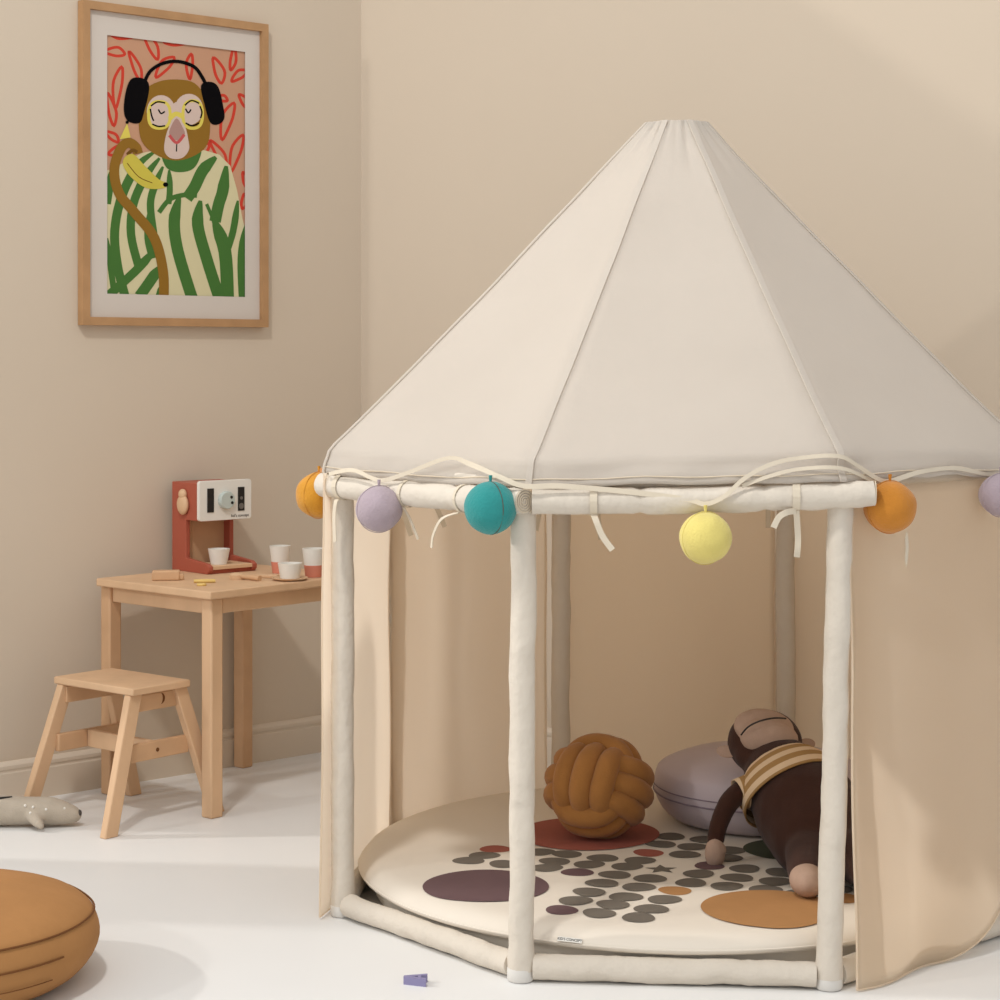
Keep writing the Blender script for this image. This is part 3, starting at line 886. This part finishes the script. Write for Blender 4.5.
# ------------------------------------------------------------ round mat
MZ = .078
MC = Vector((CX, CY, 0))
MR = .594
mat_t = thing('round_floor_mat', 'round cream padded mat with coloured dots on the tent floor', 'mat', MC)
g = MB()
prof = [(0, .004), (MR - .036, .004), (MR - .030, .012), (MR - .028, .030), (MR - .026, .0405), (MR - .008, .0455), (MR - .001, .050), (MR, .055), (MR - .004, .062), (MR - .014, .0705), (MR - .026, .0755), (MR - .042, .0775), (MR - .07, MZ)] + \
       [(MR - .07 - .508 * k / 8, MZ) for k in range(1, 8)] + [(0, MZ)]
g.lathe(prof, MC, 96)
pad = g.build('pad', M['mat'], mat_t, smooth=60)
g = MB(); g.tube([MC + Vector(((MR - .0008) * math.cos(t), (MR - .0008) * math.sin(t), .0545)) for t in [2 * PI * k / 96 for k in range(96)]], .0018, 6, True)
g.build('piping', M['mat'], pad)
def blob(px, py, r, mk, wob=.05, star=False):
    c = fl(px, py, MZ)
    n = 26 if r < .08 else 96; vs = []
    ph = random.random() * 6; lift = .0004 + .00003 * (len(PTN.f) % 40)
    if star:
        for k in range(10):
            rr_ = r if k % 2 == 0 else r * .45
            a = PI / 2 + k * PI / 5; vs.append(c + Vector((rr_ * math.cos(a), rr_ * math.sin(a), lift)))
        n = 10
    else:
        for k in range(n):
            a = 2 * PI * k / n
            rr_ = r * (1 + wob * math.sin(2 * a + ph) + wob * .7 * math.sin(3 * a + ph * 2))
            vs.append(c + Vector((rr_ * math.cos(a), rr_ * math.sin(a), lift)))
    if r > .08:
        # large patches follow the rounded rim of the pad
        up_prof = [(a, b) for a, b in prof if b >= .0545][::-1]
        def zr(rad):
            for (a0, b0), (a1, b1) in zip(up_prof, up_prof[1:]):
                if a0 <= rad <= a1: return b0 + (b1 - b0) * (rad - a0) / max(1e-9, a1 - a0)
            return .056
        allv = []
        for j in range(25):
            for q in vs:
                w_ = c.lerp(q, max(.001, j / 24)); d_ = w_ - MC; d_.z = 0
                if d_.length > MR - .0025: d_ = d_ * ((MR - .0025) / d_.length)
                allv.append(MC + d_ + ZUP * (zr(d_.length) + lift + .0007))
        fs_ = [(j * n + k, j * n + (k + 1) % n, (j + 1) * n + (k + 1) % n, (j + 1) * n + k) for j in range(24) for k in range(n)]
        PTN.add(allv, fs_, ['dots', 'dotp', 'doto', 'dotr', 'dotg'].index(mk))
        return
    PTN.add(vs, [tuple(range(n))], ['dots', 'dotp', 'doto', 'dotr', 'dotg'].index(mk))
PTN = MB()
def d6(cx, cy): return 430 + cx / 2.326, 810 + cy / 2.326
for cx, cy in ((90, 118), (126, 106), (172, 126), (255, 98), (318, 103), (402, 112), (272, 135), (290, 120), (370, 127), (430, 151), (458, 132), (488, 118), (537, 80), (560, 62),
               (610, 86), (592, 104), (700, 94), (732, 137), (692, 112), (714, 158), (625, 149), (690, 178), (607, 170), (512, 160), (485, 180), (545, 209), (515, 231), (485, 251),
               (455, 203), (425, 221), (393, 241), (400, 171), (370, 192), (338, 212), (802, 167), (780, 186), (815, 146), (865, 196), (640, 70), (945, 185), (850, 150)):
    blob(*d6(cx, cy), .0285, 'dots')
for cx, cy in ((343, 145), (650, 130), (306, 233)): blob(*d6(cx, cy), .0285, 'dotp')
for cx, cy in ((152, 91), (508, 100)): blob(*d6(cx, cy), .0285, 'dotr')
blob(*d6(570, 188), .0285, 'doto'); blob(*d6(960, 206), .03, 'doto')
blob(*d6(538, 138), .031, 'dots', star=True)
blob(486, 886, .108, 'dotp', .02); blob(768, 909, .112, 'doto', .015); blob(588, 834, .135, 'dotr', .02); blob(790, 850, .085, 'dotg', .02)
PTN.build('printed_dots', [M[k] for k in ('dots', 'dotp', 'doto', 'dotr', 'dotg')], pad, smooth=0, merge=False)
tp = MC + Vector((0, 0, 0))
ta = math.atan2(-1, 0)
q = fl(567, 947, .053); dirq = (q - MC); dirq.z = 0; dirq.normalize(); tanq = Vector((-dirq.y, dirq.x, 0))
q = MC + dirq * (MR - .001) + ZUP * .0605; eyq = (ZUP * .8 - dirq * .6).normalized(); nq = (dirq * .8 + ZUP * .6).normalized()
g = MB(); g.prism([(-.021, -.004), (.021, -.004), (.021, .0035), (-.021, .0035)], q, tanq, eyq, nq, .0012)
lt = g.build('label_tab', M['white'], mat_t)
text_mesh('maker_lettering', "KID'S CONCEPT", .0058, q + nq * .0015 - eyq * .002, tanq, eyq, M['black'], lt)

# ------------------------------------------------------------ knot cushion
kc = Vector((0.1905, 3.85, MZ + .0975))
g = MB()
KRt = eul(math.radians(-30), math.radians(3), math.radians(-27))
def sup(c, e): return math.copysign(abs(c) ** e, c)
big, sml, off = .083, .057, .0385
for bundle in range(3):
    for o in (-1, 0, 1):
        sc_ = .90 if o else 1.0
        loop = []
        for k in range(56):
            t = 2 * PI * k / 56
            p, q = big * sc_ * sup(math.cos(t), .62), sml * (.94 if o else 1) * sup(math.sin(t), .85)
            x = off * o * (1 - .10 * abs(math.sin(t)))
            loop.append({0: Vector((x, p, q)), 1: Vector((q, x, p)), 2: Vector((p, q, x))}[bundle])
        g.tube([kc + Matrix.Diagonal((1.03, 1.0, .93)) @ (KRt @ v) for v in loop], .0232, 16, True)
tag(g.build('knot_cushion', M['knot'], smooth=80), 'ochre knotted ball cushion on the mat inside the tent', 'cushion')

# ------------------------------------------------------------ round cushions
def cushion(name, label, c, r, h, mk, sk, seed, seam=True):
    t = thing(name, label, 'cushion', c)
    def fn(rr_, z, a):
        w = noise.noise(Vector((math.cos(a) * 1.6, math.sin(a) * 1.6, z * 14 + seed)))
        return rr_ * (1 + .018 * w), z * (1 + .03 * w)
    prof = [(0, 0.001), (r * .70, 0.001), (r * .84, .006), (r * .95, h * .20), (r * .995, h * .38), (r, h * .50), (r * .985, h * .62), (r * .965, h * .70), (r * .955, h * .735),
            (r * .90, h * .80), (r * .78, h * .88), (r * .6, h * .95), (r * .4, h * .985), (r * .2, h), (0, h)]
    g = MB(); g.lathe(prof, c, 80, fn=fn)
    b = g.build('cover', M[mk], t, smooth=70, subsurf=1)
    def rg(fr, fz, k):
        a = 2 * PI * k / 80
        rr_, z = fn(r * fr, h * fz, a)
        return c + Vector((rr_ * math.cos(a), rr_ * math.sin(a), z))
    if seam:
        g = MB(); g.tube([rg(.966, .722, k) for k in range(80)], .0017, 6, True); g.build('top_seam', M[sk], b)
    return t, b, rg
tc_ = Vector((-0.905, 3.205, 0.0))
t, b, rg = cushion('floor_cushion', 'round tan floor cushion at the lower left of the photo', tc_, .258, .150, 'tan', 'tan_seam', 3.0)
k0, k1 = 58, 75
g = MB(); g.tube([rg(1.003, .50, k) for k in range(k0, k1)], .0016, 6); g.tube([rg(.99, .30, k) for k in range(k0 + 2, k1 - 1)], .0009, 6)
g.tube([rg(1.003 - .01 * j, .50 - .06 * j, k0) for j in range(5)], .0009, 6); g.build('zip_flap', M['tan_seam'], b)
t2, b, rg = cushion('floor_cushion', 'round lilac floor cushion inside the tent behind the monkey', Vector((.52, 4.0, MZ)), .212, .142, 'lilac_satin', 'lilac_seam', 8.0, seam=False)
g = MB(); g.tube([rg(1.004, .42, k) for k in range(80)], .0016, 6, True); g.tube([rg(1.004, .52, k) for k in range(80)], .0012, 6, True); g.build('side_seam', M['lilac_seam'], b)

# ------------------------------------------------------------ plush monkey
mk_ = thing('plush_monkey', 'brown plush monkey in striped shirt lying back on the lilac cushion', 'soft toy', fl(800, 893, MZ))
def caps(g, pts, rad, k=6):
    pp = smooth_path(pts, k)
    rr_ = []
    n = len(pts) - 1
    for i in range(len(pp)):
        t = i / (len(pp) - 1) * n; a = min(int(t), n - 1); rr_.append(rad[a] + (rad[a + 1] - rad[a]) * (t - a))
    for p, r in zip(pp, rr_): g.ell(p, (r, r, r), None, 16, 10)
HC = at(765, 743, 3.80)
pel = at(815, 838, 3.60); bel = at(806, 812, 3.66); che = at(786, 782, 3.72); nek = at(772, 757, 3.76)
g = MB()
caps(g, [pel, bel, che, nek], [.080, .096, .080, .044])
shl = at(750, 786, 3.71)
caps(g, [shl, at(731, 800, 3.69), at(719, 824, 3.66), at(715, 845, 3.645)], [.022, .020, .018, .016])
shr = at(834, 778, 3.74)
caps(g, [shr, at(848, 796, 3.68), at(849, 826, 3.62), at(851, 855, 3.58)], [.022, .020, .018, .016])
caps(g, [pel, at(808, 862, 3.50), at(806, 877, 3.43)], [.055, .040, .028])
caps(g, [pel, at(850, 858, 3.52), at(868, 876, 3.43)], [.055, .040, .028])
hax = HC
g.ell(HC, (.072, .064, .064), eul(.3, .1, 0))
g.ell(at(768, 754, 3.77), (.064, .05, .045))
body = g.build('body', M['brown'], mk_, remesh=.006, smoothit=6)
g = MB(); g.ell(at(769, 738, 3.745), (.056, .030, .037), eul(.35, .12, 0), 32, 18); g.ell(at(764, 728, 3.775), (.058, .045, .030), eul(.5, .1, 0), 32, 18)
mz = g.build('muzzle', M['beige'], mk_, remesh=.005, smoothit=4); mz['label'] = 'large beige muzzle tilted upwards'
mpth = smooth_path([at(741, 735, 3.722), at(748, 727, 3.715), at(760, 721, 3.712), at(774, 718, 3.714), at(786, 718.5, 3.722)], 6)
g = MB(); g.tube(mpth, .0016, 6); g.build('mouth_line', M['black'], mz)
for px, py, sx in ((728, 752, -1), (804, 745, 1)):
    g = MB(); c = at(px, py, 3.80)
    g.lathe([(0, 0), (.016, 0), (.021, .004), (.021, .008), (.014, .006), (0, .005)], c, 24, R=eul(1.25, .0, .55 * sx) @ Matrix.Diagonal((1.0, .55, 1)))
    g.build('ear', M['beige'], mk_)
for px, py, d, rx, rz in ((715, 853, 3.645, .019, .031), (851, 864, 3.57, .019, .030)):
    g = MB(); c = at(px, py, d); g.ell(c, (rx, .020, rz), eul(.25, 0, 0), 24, 16); g.ell(c + Vector((.012, -.006, .004)), (.008, .009, .014), eul(.2, .3, 0), 16, 10)
    g.build('hand', M['beige'], mk_, remesh=.004, smoothit=3)
for px, py, d in ((807, 880, 3.42), (873, 880, 3.42)):
    c = at(px, py, d); c.z = max(c.z, MZ + .0285)
    g = MB(); g.ell(c, (.030, .042, .028), None, 28, 18); g.build('foot', M['beige'], mk_)
# striped shirt: a shell round the chest with sleeves
ax = (nek - che).normalized()
wave_p0 = che - ROOT[mk_.name]
M['shirt'] = stripe_mat('striped_jersey', (220, 192, 158), (168, 130, 82), wave_p0, ax, .026)
M['shirt_sleeve'] = stripe_mat('striped_jersey_sleeve', (220, 192, 158), (168, 130, 82), shl - ROOT[mk_.name], (shl - che).normalized(), .0215)
g = MB()
xs = Vector((1, 0, .12)); xs = (xs - ax * xs.dot(ax)).normalized(); ys = ax.cross(xs)
prof_s = [(-.035, .098), (-.020, .096), (.0, .090), (.02, .078), (.04, .060), (.052, .049)]
SRm = Matrix((xs, ys, ax)).transposed()
g.lathe([(r, z) for z, r in prof_s], che + ax * .004, 48, R=SRm)
g2 = MB()
vs = []
fsd = g.f[:-2]        # leave both ends open
g.f = fsd; g.mi = g.mi[:-2]
sh = g.build('shirt', M['shirt'], mk_, solid=.003, smooth=60); sh['label'] = 'tan and cream striped shirt'
for p0, p1 in ((che.lerp(shl, .5), shl.lerp(at(731, 800, 3.69), .62)), (che.lerp(shr, .5), shr.lerp(at(848, 796, 3.68), .62))):
    d = (p1 - p0).normalized(); g = MB()
    g.tube([p0.lerp(p1, k / 6) for k in range(7)], [.036, .034, .032, .030, .029, .0285, .028], 24, cap=False)
    g.build('sleeve', M['shirt_sleeve'], sh, solid=.002, smooth=60)

# ------------------------------------------------------------ grey plush animal on the floor
pl = thing('grey_plush_animal', 'grey spotted plush animal lying on the floor beside the stool', 'soft toy', fl(20, 829))
g = MB()
y0 = 4.27
def gp_(px, z): return Vector(((px - 500) / F * y0, y0, z))
caps(g, [gp_(-120, .012), gp_(-70, .030), gp_(-20, .035), gp_(25, .034), gp_(50, .033), gp_(68, .027), gp_(75, .024)], [.008, .026, .034, .030, .030, .022, .015])
fl0 = gp_(36, .028) + Vector((0, -.022, 0))
caps(g, [fl0, fl0 + Vector((.012, -.018, -.009)), fl0 + Vector((.022, -.028, -.014))], [.016, .012, .008])
bd = g.build('body', M['grey_plush'], pl, remesh=.005, smoothit=5)
g = MB(); g.ell(gp_(79, .028), (.006, .009, .008)); g.build('nose', M['dark_grey'], pl)
for px, z, o in ((66, .042, -.016), (49, .042, -.026), (36, .047, -.026), (28, .050, -.025), (34, .036, -.032)):
    g = MB(); g.ell(gp_(px, z) + Vector((0, o, 0)), (.0032, .004, .0032), None, 10, 8)
    g.build('spot', M['white'], bd)
g = MB(); g.tube([gp_(-4, .062) + Vector((0, -.016, 0)), gp_(4, .064) + Vector((0, -.014, 0)), gp_(13, .0655) + Vector((0, -.008, 0))], [.003, .0025, .001], 8)
g.ell(gp_(0, .050) + Vector((0, -.031, 0)), (.005, .003, .004)); g.build('dark_marking', M['black'], bd)
caps_ = MB(); caps(caps_, [fl0 + Vector((.018, -.027, -.012)), fl0 + Vector((.023, -.031, -.015))], [.008, .006]); caps_.build('paw', M['grey_plush'], pl)

# ------------------------------------------------------------ wooden letter A on the floor
la = fl(415.5, 984)
g = MB(); s_ = .001
ex, ey = Vector((1, -.05, 0)).normalized(), Vector((.05, 1, 0)).normalized()
# apex to the left, feet to the right, lying flat
out = [(-19, -2), (-17, 3), (17, 14), (18, 8), (8, 4.5), (8, -5.5), (18, -8), (17, -14)]
def tri(a): return [(x * s_, y * s_) for x, y in a]
ring_o = tri([(-19, -3.5), (-19, 3.5), (18, 15), (18, 8), (9, 5.2), (9, -5.2), (18, -8), (18, -15)])
hole = tri([(-6, 0), (4, 3.2), (4, -3.2)])
# front leg, back leg and crossbar joined as one outline strip
def pz(p): return la + ex * p[0] + ey * p[1]
fsq = [(ring_o[0], ring_o[7], ring_o[6], ring_o[5], hole[2], hole[0]), (ring_o[1], ring_o[2], ring_o[3], ring_o[4], hole[1], hole[0]), (ring_o[5], ring_o[4], hole[1], hole[2])]
g.prism(ring_o[0:1] + [hole[0]] + [hole[2]] + [ring_o[5], ring_o[6], ring_o[7]], la, ex, ey, ZUP, .0125)
g.prism([ring_o[0], hole[0], hole[1], ring_o[4], ring_o[3], ring_o[2], ring_o[1]], la, ex, ey, ZUP, .0125)
g.prism([hole[2], hole[1], ring_o[4], ring_o[5]], la, ex, ey, ZUP, .0125)
tag(g.build('wooden_letter', M['purple'], smooth=0), 'small lavender wooden letter A lying on the floor before the tent', 'toy letter')
